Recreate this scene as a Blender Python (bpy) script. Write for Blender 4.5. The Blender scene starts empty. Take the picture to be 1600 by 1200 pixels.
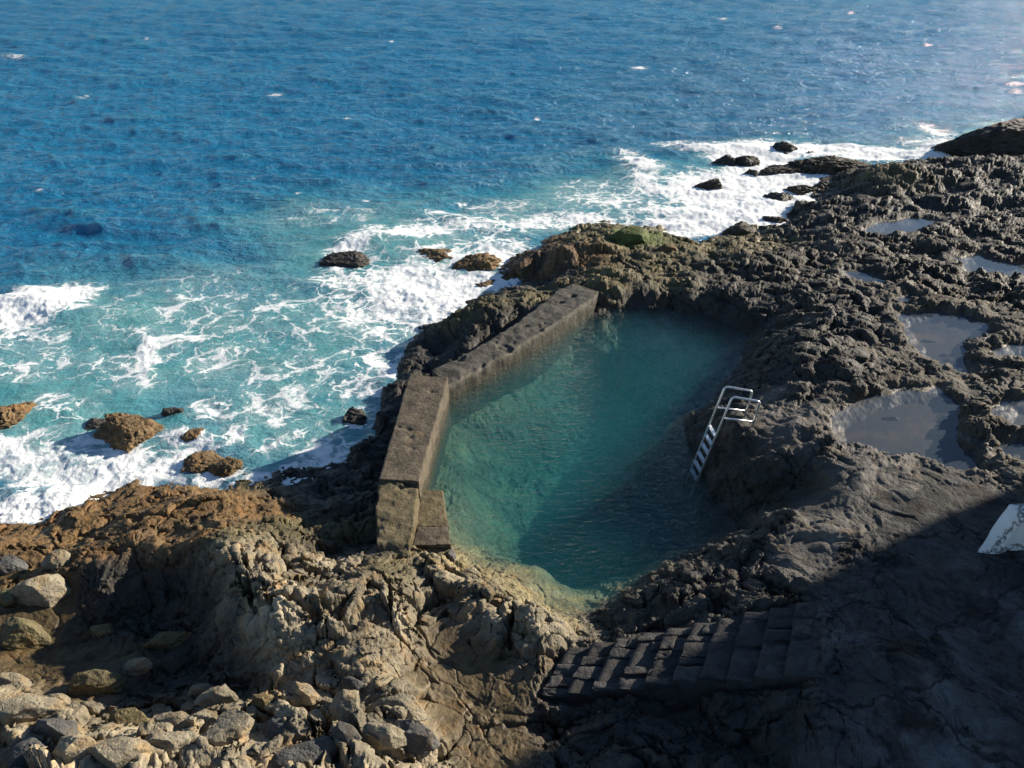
import bpy, bmesh, math, random
import numpy as np
from mathutils import Vector, Matrix
R = math.radians
rng = np.random.default_rng(7); random.seed(7)
scene = bpy.context.scene
COL = scene.collection
F32 = np.float32

# ------------------------------------------------------------------ camera
F, PITCH, H = 1250.0, R(31.0), 12.0           # focal length in px of a 1600 px wide picture
cp, sp = math.cos(PITCH), math.sin(PITCH)
cam = bpy.data.cameras.new('camera'); cam.sensor_width = 36; cam.lens = 36 * F / 1600; cam.sensor_fit = 'HORIZONTAL'
cam.clip_start = .1; cam.clip_end = 20000
camo = bpy.data.objects.new('camera', cam); COL.objects.link(camo)
camo.location = (0, 0, H); camo.rotation_euler = (math.pi / 2 - PITCH, 0, 0)
scene.camera = camo

def U(px, py, z):
    """point of height z that the photo shows at (px, py)"""
    xc = (np.asarray(px, float) - 800) / F; yc = -(np.asarray(py, float) - 600) / F
    dx, dy, dz = xc, cp + yc * sp, -sp + yc * cp
    t = (z - H) / dz
    return np.stack([dx * t, dy * t, np.broadcast_to(np.asarray(z, float), np.shape(t)) + 0 * t], -1)
def P(x, y, z):
    zz = z - H; d = y * cp - zz * sp; up = y * sp + zz * cp
    return 800 + F * x / d, 600 - F * up / d
def SC(px, py, z):                            # px per metre there
    p = U(px, py, z); return F / (p[1] * cp - (p[2] - H) * sp)

# ------------------------------------------------------------------ light
AZ, EL = R(62), R(20)
SUN = Vector((math.sin(AZ) * math.cos(EL), math.cos(AZ) * math.cos(EL), math.sin(EL)))
sl = bpy.data.lights.new('sun', 'SUN'); sl.energy = 5.0; sl.angle = R(.7); sl.color = (1, .90, .74)
so = bpy.data.objects.new('sun', sl); COL.objects.link(so); so.rotation_euler = SUN.to_track_quat('Z', 'Y').to_euler()
so.location = (30, 40, 40)
w = bpy.data.worlds.new('World'); scene.world = w; w.use_nodes = True
nt = w.node_tree; bg = nt.nodes['Background']
sk = nt.nodes.new('ShaderNodeTexSky'); sk.sky_type = 'NISHITA'; sk.sun_disc = False
sk.sun_elevation = EL; sk.sun_rotation = AZ; sk.air_density = 1.0; sk.dust_density = .15; sk.ozone_density = 3.0
nt.links.new(sk.outputs[0], bg.inputs[0]); bg.inputs[1].default_value = .065
vs = scene.view_settings; vs.view_transform = 'Standard'; vs.look = 'None'; vs.exposure = .9; vs.gamma = 1

# ------------------------------------------------------------------ numpy noise
_T = rng.permutation(4096).astype(np.int64)
_ang = rng.random(4096) * 2 * np.pi
_GX, _GY = np.cos(_ang).astype(F32), np.sin(_ang).astype(F32)
_RV = rng.random((4096, 4)).astype(F32)
def hsh(ix, iy, s): return _T[(_T[(ix + s * 131) & 4095] + iy + s * 57) & 4095]
def per(x, y, s=0):
    x = np.asarray(x, F32); y = np.asarray(y, F32)
    x0 = np.floor(x); y0 = np.floor(y); fx = x - x0; fy = y - y0
    ix = x0.astype(np.int64); iy = y0.astype(np.int64)
    u = fx * fx * fx * (fx * (fx * 6 - 15) + 10); v = fy * fy * fy * (fy * (fy * 6 - 15) + 10)
    def g(a, b):
        h = hsh(ix + a, iy + b, s); return _GX[h] * (fx - a) + _GY[h] * (fy - b)
    n0 = g(0, 0) * (1 - u) + g(1, 0) * u; n1 = g(0, 1) * (1 - u) + g(1, 1) * u
    return 1.5 * (n0 * (1 - v) + n1 * v)
def fbm(x, y, s=0, o=4, gain=.5, ridged=False):
    r = 0; a = 1; t = 0
    for i in range(o):
        n = per(x * 2 ** i + 17.3 * i, y * 2 ** i - 9.1 * i, s + i)
        if ridged: n = 1 - 2 * np.abs(n)
        r = r + a * n; t += a; a *= gain
    return r / t
def vor(x, y, s=0, jit=.9):
    x = np.asarray(x, F32); y = np.asarray(y, F32)
    ix = np.floor(x).astype(np.int64); iy = np.floor(y).astype(np.int64); fx = x - ix; fy = y - iy
    f1 = np.full(x.shape, 9, F32); f2 = f1.copy(); hid = np.zeros(x.shape, np.int64); dx = f1 * 0; dy = f1 * 0
    for a in (-1, 0, 1):
        for b in (-1, 0, 1):
            h = hsh(ix + a, iy + b, s); r = _RV[h]
            ex = (a + .5 + (r[..., 0] - .5) * jit - fx).astype(F32); ey = (b + .5 + (r[..., 1] - .5) * jit - fy).astype(F32)
            d = np.sqrt(ex * ex + ey * ey); m = d < f1
            f2 = np.where(m, f1, np.minimum(f2, d)); f1 = np.where(m, d, f1); hid = np.where(m, h, hid)
            dx = np.where(m, -ex, dx); dy = np.where(m, -ey, dy)
    return f1, f2, hid, dx, dy
def ss(a, b, x):
    t = np.clip((x - a) / (b - a), 0, 1); return t * t * (3 - 2 * t)
def n3(p, s=0):                                # cheap 3-D noise out of skewed 2-D planes
    x, y, z = p[..., 0], p[..., 1], p[..., 2]
    return (per(x + .61 * z, y - .53 * z, s) + per(y + .47 * x + 5, z - .31 * x, s + 3) + per(z + .7 * y, x - .2 * y + 9, s + 6)) / 1.7
def f3(p, s=0, o=4, gain=.5, ridged=False):
    r = 0; a = 1; t = 0
    for i in range(o):
        n = n3(p * 2 ** i + 3.7 * i, s + 11 * i)
        if ridged: n = 1 - 2 * np.abs(n)
        r = r + a * n; t += a; a *= gain
    return r / t
def sdf(poly, x, y):                           # signed distance to a polygon, negative inside
    poly = np.asarray(poly, float); x = np.asarray(x, float); y = np.asarray(y, float)
    d = np.full(x.shape, 1e9); ins = np.zeros(x.shape, bool); n = len(poly)
    for i in range(n):
        ax, ay = poly[i]; bx, by = poly[(i + 1) % n]; ex, ey = bx - ax, by - ay
        t = np.clip(((x - ax) * ex + (y - ay) * ey) / (ex * ex + ey * ey + 1e-12), 0, 1)
        d = np.minimum(d, np.hypot(x - ax - t * ex, y - ay - t * ey))
        c = (ay > y) != (by > y)
        ins ^= c & (x < (bx - ax) * (y - ay) / ((by - ay) if by != ay else 1e-9) + ax)
    return np.where(ins, -d, d)

# ------------------------------------------------------------------ mesh helpers
def mesh_np(name, v, f, mat, smooth=True, parent=None, attrs=None, cols=None):
    me = bpy.data.meshes.new(name); v = np.ascontiguousarray(v, F32).reshape(-1, 3)
    f = np.ascontiguousarray(f, np.int32); k = f.shape[1]
    me.vertices.add(len(v)); me.vertices.foreach_set('co', v.ravel())
    me.loops.add(f.size); me.loops.foreach_set('vertex_index', f.ravel())
    me.polygons.add(len(f)); me.polygons.foreach_set('loop_start', np.arange(0, f.size, k, dtype=np.int32))
    me.polygons.foreach_set('use_smooth', np.full(len(f), smooth))
    me.update(calc_edges=True)
    for n, a in (attrs or {}).items():
        at = me.attributes.new(n, 'FLOAT', 'POINT'); at.data.foreach_set('value', np.ascontiguousarray(a, F32).ravel())
    for n, a in (cols or {}).items():
        at = me.attributes.new(n, 'FLOAT_COLOR', 'POINT'); a = np.ascontiguousarray(a, F32).reshape(-1, 3)
        at.data.foreach_set('color', np.hstack([a, np.ones((len(a), 1), F32)]).ravel())
    me.validate(); me.materials.append(mat)
    o = bpy.data.objects.new(name, me); COL.objects.link(o)
    if parent: o.parent = parent
    return o
def gridf(nr, nc):
    i = np.arange(nr * nc).reshape(nr, nc)
    return np.stack([i[:-1, :-1], i[:-1, 1:], i[1:, 1:], i[1:, :-1]], -1).reshape(-1, 4)
def tag(o, label=None, cat=None, group=None, kind=None):
    if label: o['label'] = label
    if cat: o['category'] = cat
    if group: o['group'] = group
    if kind: o['kind'] = kind
    return o
def empty(name, loc=(0, 0, 0)):
    o = bpy.data.objects.new(name, None); o.location = loc; o.empty_display_size = .2; COL.objects.link(o); return o
def local(o, root):                            # keep world shape while o's parent has its own location
    o.data.transform(Matrix.Translation(-root.location)); o.parent = root; return o

# ------------------------------------------------------------------ material helpers
class NT:
    def __init__(s, name):
        s.m = bpy.data.materials.new(name); s.m.use_nodes = True; s.t = s.m.node_tree; s.t.nodes.clear()
        s.out = s.n('ShaderNodeOutputMaterial')
    def n(s, ty, inp=None, **kw):
        nd = s.t.nodes.new(ty)
        for k, v in kw.items(): setattr(nd, k, v)
        for k, v in (inp or {}).items(): s.set(nd.inputs[k], v)
        return nd
    def set(s, sock, v):
        if isinstance(v, bpy.types.NodeSocket): s.t.links.new(v, sock)
        elif isinstance(v, bpy.types.Node): s.t.links.new(v.outputs[0], sock)
        elif isinstance(v, tuple) and len(v) == 3 and sock.type == 'RGBA': sock.default_value = (*v, 1)
        else: sock.default_value = v
    def math(s, op, a, b=0.0, c=0.0, clamp=False):
        nd = s.n('ShaderNodeMath', operation=op, use_clamp=clamp)
        for i, v in enumerate((a, b, c)): s.set(nd.inputs[i], v)
        return nd.outputs[0]
    def mix(s, f, a, b, mode='MIX'):
        nd = s.n('ShaderNodeMix', data_type='RGBA', blend_type=mode)
        s.set(nd.inputs[0], f); s.set(nd.inputs[6], a); s.set(nd.inputs[7], b); return nd.outputs[2]
    def rng(s, v, a, b, c=0.0, d=1.0, smooth=False):
        nd = s.n('ShaderNodeMapRange', interpolation_type='SMOOTHSTEP' if smooth else 'LINEAR')
        for i, q in enumerate((v, a, b, c, d)): s.set(nd.inputs[i], q)
        return nd.outputs[0]
    def pos(s): return s.n('ShaderNodeNewGeometry').outputs['Position']
    def noise(s, vec, scale, detail=4.0, rough=.5, dist=0.0, col=False):
        nd = s.n('ShaderNodeTexNoise', {'Vector': vec, 'Scale': scale, 'Detail': detail, 'Roughness': rough, 'Distortion': dist})
        return nd.outputs[1 if col else 0]
    def vor(s, vec, scale, feature='F1', out=0, rnd=1.0):
        nd = s.n('ShaderNodeTexVoronoi', {'Vector': vec, 'Scale': scale, 'Randomness': rnd}, feature=feature); return nd.outputs[out]
    def attr(s, name, out='Fac'): return s.n('ShaderNodeAttribute', attribute_name=name).outputs[out]
    def bump(s, h, strength, dist, normal=None):
        inp = {'Height': h, 'Strength': strength, 'Distance': dist}
        if normal is not None: inp['Normal'] = normal
        return s.n('ShaderNodeBump', inp).outputs[0]
    def surf(s, sh): s.t.links.new(sh.outputs[0] if isinstance(sh, bpy.types.Node) else sh, s.out.inputs[0]); return s.m
    def pbr(s, color, rough=.8, normal=None, **kw):
        inp = {'Base Color': color, 'Roughness': rough}
        if normal is not None: inp['Normal'] = normal
        inp.update(kw); return s.n('ShaderNodeBsdfPrincipled', inp)

def rock_material(name, base, wetv):
    """rock of many shades; base and wetness come from attributes on the shore, from constants on loose rocks"""
    n = NT(name); p = n.pos()
    if base is None: base = n.attr('shade', 'Color'); wet = n.attr('wet'); roug = n.attr('rough')
    else:
        wet = wetv; roug = .8
    a = n.noise(p, 1.1, 5, .6); b = n.noise(p, 6.0, 6, .65); c = n.noise(p, 38.0, 4, .7)
    v = n.math('ADD', n.rng(a, .3, .7, .68, 1.32), n.math('ADD', n.rng(b, .3, .7, -.34, .34), n.rng(c, .3, .7, -.3, .3)))
    colr = n.mix(1.0, base, n.n('ShaderNodeCombineColor', {0: v, 1: v, 2: v}).outputs[0], 'MULTIPLY')
    tint = n.noise(p, 2.6, 3, .6)
    colr = n.mix(n.rng(tint, .52, .68, 0, .5), colr, n.mix(1.0, colr, (1.55, 1.1, .6), 'MULTIPLY'))
    colr = n.mix(n.rng(n.noise(p, 3.7, 4, .6), .55, .7, 0, .45), colr, n.mix(1.0, colr, (.62, .66, .74), 'MULTIPLY'))
    # pale lichen and salt specks
    sp_ = n.vor(p, 26.0); colr = n.mix(n.math('MULTIPLY', n.rng(sp_, .16, .08, 0, .5), n.rng(n.noise(p, 1.9, 3), .5, .65)), colr, n.mix(1.0, colr, (1.9, 1.85, 1.7), 'MULTIPLY'))
    h1 = n.noise(p, 9.0, 8, .62); h2 = n.noise(p, 60.0, 3, .6); pit = n.vor(p, 17.0)
    hh = n.math('ADD', n.math('ADD', n.math('MULTIPLY', h1, 1.0), n.math('MULTIPLY', h2, .22)), n.math('MULTIPLY', n.rng(pit, 0, .45), .3))
    nrm = n.bump(hh, n.math('MULTIPLY', roug, .85, clamp=True), .07)
    wn = n.rng(n.noise(p, 2.2, 4), .4, .6)
    r = n.math('SUBTRACT', .88, n.math('MULTIPLY', wet, n.math('ADD', n.math('MULTIPLY', wn, .3), .28)), clamp=True)
    return n.surf(n.pbr(colr, r, nrm, **{'Specular IOR Level': .35}))

# ------------------------------------------------------------------ the shore: control points traced from the photograph
SEA, POOL = 0.0, .8
def LOW(z): return z if z <= .8 else .8 + (z - .8) * .66     # heights of the shelf on the right, above the pool
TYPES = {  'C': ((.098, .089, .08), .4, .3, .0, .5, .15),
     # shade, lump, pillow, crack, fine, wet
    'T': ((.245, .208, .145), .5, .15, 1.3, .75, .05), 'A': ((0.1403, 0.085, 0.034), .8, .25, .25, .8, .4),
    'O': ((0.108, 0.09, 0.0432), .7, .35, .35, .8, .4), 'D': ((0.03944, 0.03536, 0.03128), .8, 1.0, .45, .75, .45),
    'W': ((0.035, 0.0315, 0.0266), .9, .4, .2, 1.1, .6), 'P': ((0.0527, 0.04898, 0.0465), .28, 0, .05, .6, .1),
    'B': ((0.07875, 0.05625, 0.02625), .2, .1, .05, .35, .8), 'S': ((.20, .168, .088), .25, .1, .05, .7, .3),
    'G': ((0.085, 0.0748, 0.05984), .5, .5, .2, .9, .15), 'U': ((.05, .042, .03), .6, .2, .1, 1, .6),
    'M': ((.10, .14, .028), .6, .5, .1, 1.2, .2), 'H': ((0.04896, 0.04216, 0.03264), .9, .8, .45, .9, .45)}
CP = []
def cps(t, *pts):
    for p in pts: CP.append((*p, t))
# sea bed
for q in [(0, 755), (100, 755), (200, 725), (300, 705), (380, 705), (470, 705), (535, 690), (560, 630), (588, 585), (560, 560), (630, 500), (700, 452), (780, 440), (810, 430),
          (760, 385), (830, 355), (900, 342), (980, 335), (1060, 352), (1130, 345), (1190, 345), (1170, 300), (1120, 250), (1250, 215), (1400, 225),
          (1430, 236), (1500, 240), (1600, 240), (1370, 240), (1290, 262), (1750, 225), (-300, 790), (-300, 700)]: CP.append((*q, -1.2, 'U'))
for q in [(0, 500), (400, 400), (800, 250), (1200, 150), (1600, 180), (2100, 190), (-500, 500)]: CP.append((*q, -3, 'U'))
# waterline of the sea
cps('A', (-300, 840, 0), (0, 818, 0), (80, 820, 0), (112, 800, 0), (180, 772, 0), (280, 758, 0), (330, 768, 0), (800, 400, 0), (835, 378, 0))
cps('W', (450, 750, 0), (480, 768, 0), (520, 778, 0), (560, 766, 0), (580, 715, 0), (588, 650, 0), (606, 612, 0), (615, 565, 0), (640, 538, 0), (690, 508, 0), (712, 548, 0), (670, 562, 0),
    (705, 484, 0), (740, 476, 0), (780, 461, 0), (860, 448, 0), (835, 432, 0))
cps('O', (400, 755, 0), (900, 366, 0), (950, 353, 0), (1030, 356, 0), (1060, 378, 0), (1120, 372, 0), (1165, 376, .1), (1235, 384, .2))
# rock outside the thin wall
cps('O', (705, 495, .8), (760, 480, .95), (830, 463, 1.1)); cps('W', (655, 535, .6), (640, 558, .35), (720, 528, .55), (780, 515, .6), (835, 490, .9), (690, 540, .3))
# upper peninsula
cps('A', (865, 388, 1.2), (925, 400, 1.1), (830, 400, .8)); cps('M', (990, 366, 1.15)); cps('W', (870, 425, .6), (1000, 474, 1.0), (1100, 478, 1.05), (1155, 490, 1.1))
cps('O', (950, 430, 1.2), (1000, 405, .8), (1050, 400, .8), (960, 450, 1.35), (1050, 450, 1.35), (920, 448, 1.4), (940, 375, .9), (1100, 395, .9), (1150, 395, .9))
# pool edge
for q in [(930, 478), (1000, 485), (1080, 490), (1140, 500), (1170, 522), (1165, 545), (1140, 580), (1118, 612), (1105, 645), (1085, 672), (1080, 700), (1096, 742), (1112, 775), (1150, 806),
          (1120, 835), (1060, 868), (1010, 910), (965, 950), (920, 972)]: CP.append((*q, POOL, 'W'))
cps('S', (710, 876, POOL), (762, 897, POOL), (800, 916, POOL), (826, 942, POOL), (860, 962, POOL), (885, 971, POOL))
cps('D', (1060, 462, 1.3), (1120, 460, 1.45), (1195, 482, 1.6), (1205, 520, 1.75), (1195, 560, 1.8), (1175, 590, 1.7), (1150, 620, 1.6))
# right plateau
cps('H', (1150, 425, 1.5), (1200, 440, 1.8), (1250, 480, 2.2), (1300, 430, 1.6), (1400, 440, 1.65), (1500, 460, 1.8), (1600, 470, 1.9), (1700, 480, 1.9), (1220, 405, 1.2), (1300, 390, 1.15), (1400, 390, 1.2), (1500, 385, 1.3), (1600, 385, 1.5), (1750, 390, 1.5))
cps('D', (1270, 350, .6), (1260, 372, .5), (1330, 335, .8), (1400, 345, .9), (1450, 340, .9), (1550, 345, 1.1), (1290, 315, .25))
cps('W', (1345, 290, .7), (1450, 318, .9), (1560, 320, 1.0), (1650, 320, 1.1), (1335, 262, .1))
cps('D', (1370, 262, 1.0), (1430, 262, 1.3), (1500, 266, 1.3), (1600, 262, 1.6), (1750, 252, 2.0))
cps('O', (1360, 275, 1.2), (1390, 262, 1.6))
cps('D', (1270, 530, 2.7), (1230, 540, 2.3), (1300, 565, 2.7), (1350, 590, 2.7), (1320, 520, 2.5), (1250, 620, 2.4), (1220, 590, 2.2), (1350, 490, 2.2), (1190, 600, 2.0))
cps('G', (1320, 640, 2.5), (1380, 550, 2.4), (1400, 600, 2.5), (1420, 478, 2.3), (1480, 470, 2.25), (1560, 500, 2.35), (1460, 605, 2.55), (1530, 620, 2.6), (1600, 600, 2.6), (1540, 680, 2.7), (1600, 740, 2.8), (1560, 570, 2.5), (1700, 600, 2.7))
# ladder rock
cps('C', (1190, 655, 2.35), (1230, 680, 2.6), (1270, 690, 2.75), (1200, 615, 2.1), (1250, 650, 2.6)); cps('D', (1155, 652, 2.25), (1135, 675, 2.0), (1300, 700, 2.75), (1130, 640, 1.7))
cps('W', (1130, 720, 1.5), (1150, 750, 1.5), (1190, 745, 2.0), (1185, 785, 1.2), (1230, 745, 2.2), (1210, 790, 1.4), (1260, 760, 2.1))
# slope and platform
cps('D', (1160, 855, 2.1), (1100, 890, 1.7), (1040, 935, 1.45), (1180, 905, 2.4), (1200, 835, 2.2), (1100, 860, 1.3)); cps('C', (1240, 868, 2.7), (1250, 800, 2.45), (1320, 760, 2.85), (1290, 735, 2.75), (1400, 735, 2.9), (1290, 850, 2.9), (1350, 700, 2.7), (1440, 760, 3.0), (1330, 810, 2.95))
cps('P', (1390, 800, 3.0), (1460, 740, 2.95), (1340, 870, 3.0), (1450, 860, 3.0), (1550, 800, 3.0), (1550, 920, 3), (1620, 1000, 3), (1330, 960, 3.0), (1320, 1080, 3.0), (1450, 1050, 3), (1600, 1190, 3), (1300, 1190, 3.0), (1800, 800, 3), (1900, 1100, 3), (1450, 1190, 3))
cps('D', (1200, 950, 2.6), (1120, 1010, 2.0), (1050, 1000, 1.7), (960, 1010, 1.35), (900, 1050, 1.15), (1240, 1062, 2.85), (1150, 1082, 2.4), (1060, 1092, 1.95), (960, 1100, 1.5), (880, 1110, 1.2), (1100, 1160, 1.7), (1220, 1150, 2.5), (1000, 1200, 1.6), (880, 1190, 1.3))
# brown shelf and the ridge between it and the pool
cps('B', (720, 1060, 1.05), (690, 1000, 1.05), (760, 1030, 1.05), (700, 1120, 1.1), (800, 1090, 1.1), (650, 1050, 1.1), (800, 1180, 1.2), (720, 1180, 1.2))
cps('T', (700, 905, 1.12), (740, 925, 1.25), (800, 958, 1.32), (850, 985, 1.2), (780, 985, 1.2), (870, 1005, 1.15), (690, 940, 1.2), (660, 900, 1.25))
# pool bottom
cps('S', (770, 872, .48), (830, 900, .48), (870, 935, .5), (915, 945, .42), (960, 928, .40), (720, 830, .35), (850, 885, .35), (960, 895, .3), (1040, 862, .3), (1000, 905, .42), (1050, 656, .62))
NF = len(CP)              # from here on: pool floor, placed by the spot on the water surface above it
cps('S', (740, 800, .15), (690, 720, .1), (705, 660, .05), (780, 770, -.3), (840, 820, -.6), (900, 850, -.75), (900, 690, -1.0), (850, 720, -.8), (920, 610, -1.0), (840, 590, -.55), (890, 540, -.5), (770, 640, -.45), (770, 700, -.45))
cps('O', (970, 780, -.9), (1000, 700, -1.4), (1050, 740, -1.4), (1060, 610, -1.3), (1000, 560, -1.0), (1110, 560, -.7), (1125, 525, -.3), (1040, 515, -.4), (960, 515, -.2), (990, 840, -.8), (1070, 800, -.9), (980, 620, -1.0))
NG = len(CP)
# left foreground
cps('W', (560, 800, .7), (500, 800, .5), (585, 860, 1.0), (560, 850, .8)); cps('A', (380, 785, .8), (300, 790, .8), (200, 800, .6), (100, 840, .6), (0, 850, .6), (-200, 880, .8), (320, 830, 1.5), (250, 860, 1.2), (150, 860, .9), (60, 885, .8), (0, 900, .8), (430, 800, .8))
cps('T', (400, 872, 1.65), (470, 868, 1.35), (530, 885, 1.25)); cps('O', (450, 830, .9), (605, 898, 1.2), (540, 825, .8), (640, 905, 1.25), (360, 850, 1.6))
cps('T', (335, 868, 1.75), (352, 902, 1.9), (390, 943, 2.05), (440, 930, 1.85), (520, 922, 1.9), (580, 930, 1.7), (612, 975, 1.65), (570, 1010, 1.65), (480, 990, 1.9), (425, 1000, 1.85), (600, 1030, 1.4), (450, 1060, 1.4), (520, 1050, 1.5))
cps('W', (338, 935, 1.25), (372, 992, 1.25), (326, 902, 1.3), (320, 978, .9), (350, 1045, .8), (300, 1005, .7), (285, 930, .75), (250, 925, .7), (235, 960, .6), (200, 985, .6), (300, 1055, .75), (345, 1078, .9), (250, 1085, .8), (180, 920, .75), (395, 1078, 1.0))
cps('B', (60, 965, .75), (60, 1040, .65), (0, 1000, .75), (120, 1080, .85), (160, 1030, .75), (420, 1085, 1.2)); cps('T', (-150, 1000, 1.0), (-300, 1100, 1.5))
cps('T', (0, 1115, 1.5), (100, 1125, 1.5), (200, 1125, 1.4), (300, 1105, 1.3), (400, 1100, 1.4), (500, 1095, 1.5), (560, 1060, 1.5), (620, 1110, 1.4), (600, 1190, 1.8), (450, 1180, 1.9), (300, 1185, 1.9), (150, 1185, 1.9), (0, 1185, 1.9), (680, 1190, 1.3), (-300, 1200, 2),
    (0, 1350, 2.3), (400, 1350, 2.3), (800, 1350, 2), (-400, 1500, 2.3)); cps('P', (1200, 1350, 2.8), (1600, 1350, 3), (2000, 1400, 3))
CP = [(c[0], c[1], LOW(c[2]), c[3]) if c[0] > 885 else c for c in CP]
CPX = np.array([[c[0], c[1], c[2]] for c in CP]); CPW = U(CPX[:, 0], CPX[:, 1], CPX[:, 2]); CPW[NF:NG, :2] = U(CPX[NF:NG, 0], CPX[NF:NG, 1], POOL)[:, :2]
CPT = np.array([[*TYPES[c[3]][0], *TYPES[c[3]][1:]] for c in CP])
def _phi(d2): return np.sqrt(d2 + .09)
_d2 = ((CPW[:, None, :2] - CPW[None, :, :2]) ** 2).sum(-1)
_A = _phi(_d2) - .12 * np.eye(len(CPW)); _n = len(CPW)
_Q = np.block([[_A, np.ones((_n, 1))], [np.ones((1, _n)), np.zeros((1, 1))]])
_W = np.linalg.solve(_Q, np.append(CPW[:, 2], 0))
_res = CPW[:, 2] - (_phi(_d2) @ _W[:-1] + _W[-1])
for i in np.argsort(-np.abs(_res))[:25]: print('RES', CP[i], round(float(_res[i]), 2))
def macro(x, y):
    """height and character of the ground: smooth interpolation of the control points"""
    sh = x.shape; x = x.ravel(); y = y.ravel(); z = np.empty(len(x)); at = np.empty((len(x), CPT.shape[1]))
    for i in range(0, len(x), 20000):
        s_ = slice(i, i + 20000)
        d2 = (x[s_, None] - CPW[None, :, 0]) ** 2 + (y[s_, None] - CPW[None, :, 1]) ** 2
        z[s_] = _phi(d2) @ _W[:-1] + _W[-1]
        wt = 1 / (d2 + .08) ** 2.2; wt /= wt.sum(1, keepdims=True); at[s_] = wt @ CPT
    return z.reshape(sh), at.reshape(*sh, -1)

TIDE = [  # outline in the photograph, water level
    ([(1408, 492), (1450, 488), (1500, 492), (1535, 505), (1545, 530), (1512, 545), (1500, 560), (1512, 585), (1535, 598), (1490, 582), (1450, 560), (1425, 535), (1412, 515)], 2.28),
    ([(1300, 655), (1345, 628), (1400, 612), (1450, 612), (1470, 610), (1500, 640), (1485, 668), (1500, 690), (1538, 708), (1520, 742), (1480, 730), (1420, 712), (1385, 712), (1340, 695), (1305, 690)], 2.5),
    ([(1550, 545), (1580, 540), (1625, 545), (1620, 575), (1575, 568)], 2.35),
    ([(1552, 655), (1575, 628), (1640, 630), (1640, 672), (1590, 672)], 2.55),
    ([(1556, 694), (1600, 692), (1650, 700), (1640, 728), (1580, 720)], 2.6),
    ([(1352, 362), (1380, 348), (1430, 342), (1466, 346), (1440, 358), (1390, 366)], .95),
    ([(1495, 405), (1530, 400), (1570, 412), (1640, 415), (1640, 447), (1570, 432), (1515, 425)], 1.48),
    ([(1395, 470), (1425, 463), (1442, 470), (1425, 478)], 2.05),
    ([(1325, 425), (1360, 428), (1392, 442), (1360, 450), (1330, 440)], 1.52)]
TIDE = [(q, LOW(z)) for q, z in TIDE]
TIDEW = [(U([p[0] for p in q], [p[1] for p in q], z)[:, :2], z) for q, z in TIDE]

def detail(x, y, z, at, slope):
    lump, pil, crk, fine = at[..., 3], at[..., 4], at[..., 5] * (1 - .85 * ss(.45, 1.1, slope)), at[..., 6] * (1 - .6 * ss(.6, 1.3, slope))
    col = at[..., :3].copy(); wet = at[..., 7].copy()
    wx = x + .35 * per(x * .9, y * .9, 31) + .10 * per(x * 3.1, y * 3.1, 32); wy = y + .35 * per(x * .9 + 40, y * .9, 33) + .10 * per(x * 3.1, y * 3.1 + 40, 34)
    z = z + lump * (.48 * fbm(x * .42, y * .42, 1, 3) + .22 * fbm(wx * 1.1, wy * 1.1, 5, 3, ridged=False))
    # rounded pillows of lava
    for sc_, am, sd in ((1.25, .20, 40), (2.6, .11, 41)):
        f1, f2, hid, dx, dy = vor(wx * sc_, wy * sc_ * 1.25, sd)
        z = z + pil * am * (np.sqrt(np.clip(1 - (f1 / .8) ** 2, 0, 1)) - .5) * (.4 + 1.1 * _RV[hid, 2])
    # blocks split by cracks
    for sc_, am, sd in ((.85, .20, 50), (1.9, .12, 51), (4.2, .035, 52)):
        f1, f2, hid, dx, dy = vor(wx * sc_ + .3 * wy, wy * sc_ * .9, sd)
        e = f2 - f1
        z = z + crk * am * ((_RV[hid, 2] - .5) * 1.6 + (_RV[hid, 3] - .5) * dx * 2.2 + (_RV[hid, 0] - .5) * dy * 2.2 - 1.5 * (1 - ss(0, .10, e)))
        col *= (1 + crk[..., None] * ((_RV[hid, 1] - .5) * .35)[..., None])
    lava = ss(.5, .75, pil); fine = fine * (1 - .4 * lava); pil = pil * (1 - .2 * lava)
    fine = fine * (.35 + .85 * ss(-.3, .35, fbm(x * .45 + 7, y * .45, 58, 3)))
    n1 = fbm(wx * 2.3, wy * 2.3, 60, 5, .55, True); n2 = fbm(x * 9, y * 9, 70, 3, .6)
    n1b = fbm(wx * 1.25 + .3 * wy, wy * 2.5, 64, 5, .52, True); mm = ss(-.15, .25, fbm(x * .5 + 3, y * .5, 57, 3))
    n1 = np.where(lump > .75, -.5 * n1b * mm + .45 * n1b * (1 - mm) + .25 * n1, n1)
    z = z + fine * (.10 * n1 + .03 * n2)
    col *= (1 + .55 * fbm(x * .55, y * .8, 99, 4))[..., None]
    # spongy, pitted crust
    f1, f2, hid, dx, dy = vor(wx * 5.5, wy * 5.5, 80)
    z = z + np.clip(fine - .35, 0, 1) * .06 * (ss(0, .6, f1) - .5) * ss(-.2, .4, per(x * .8, y * .8, 83))
    return z, np.clip(col, .005, 1), wet

def axis(*segs):
    return np.unique(np.concatenate([np.arange(a, b, s) for a, b, s in segs]))
STEP = 1.35
gu = axis((-600, -60, 8), (-60, 1660, STEP), (1660, 2300, 8)); gv = axis((188, 1215, STEP), (1215, 1700, 8))
gu_, gv_ = gu[::6], gv[::6]
def plane_xy(u, v, z=1.2):
    uu, vv = np.meshgrid(u, v); q = U(uu, vv, z); return q[..., 0], q[..., 1]
def upsample(a, ru, rv):                        # bilinear, from the coarse grid to the fine one
    def lin(a, old, new, ax):
        i = np.clip(np.searchsorted(old, new) - 1, 0, len(old) - 2); t = np.clip((new - old[i]) / (old[i + 1] - old[i]), 0, 1)
        sh = [1] * a.ndim; sh[ax] = -1; t = t.reshape(sh); return np.take(a, i, ax) * (1 - t) + np.take(a, i + 1, ax) * t
    return lin(lin(a, gv_, rv, 0), gu_, ru, 1)
gu_ = np.append(gu_, gu[-1] + 8); gv_ = np.append(gv_, gv[-1] + 8)
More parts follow.
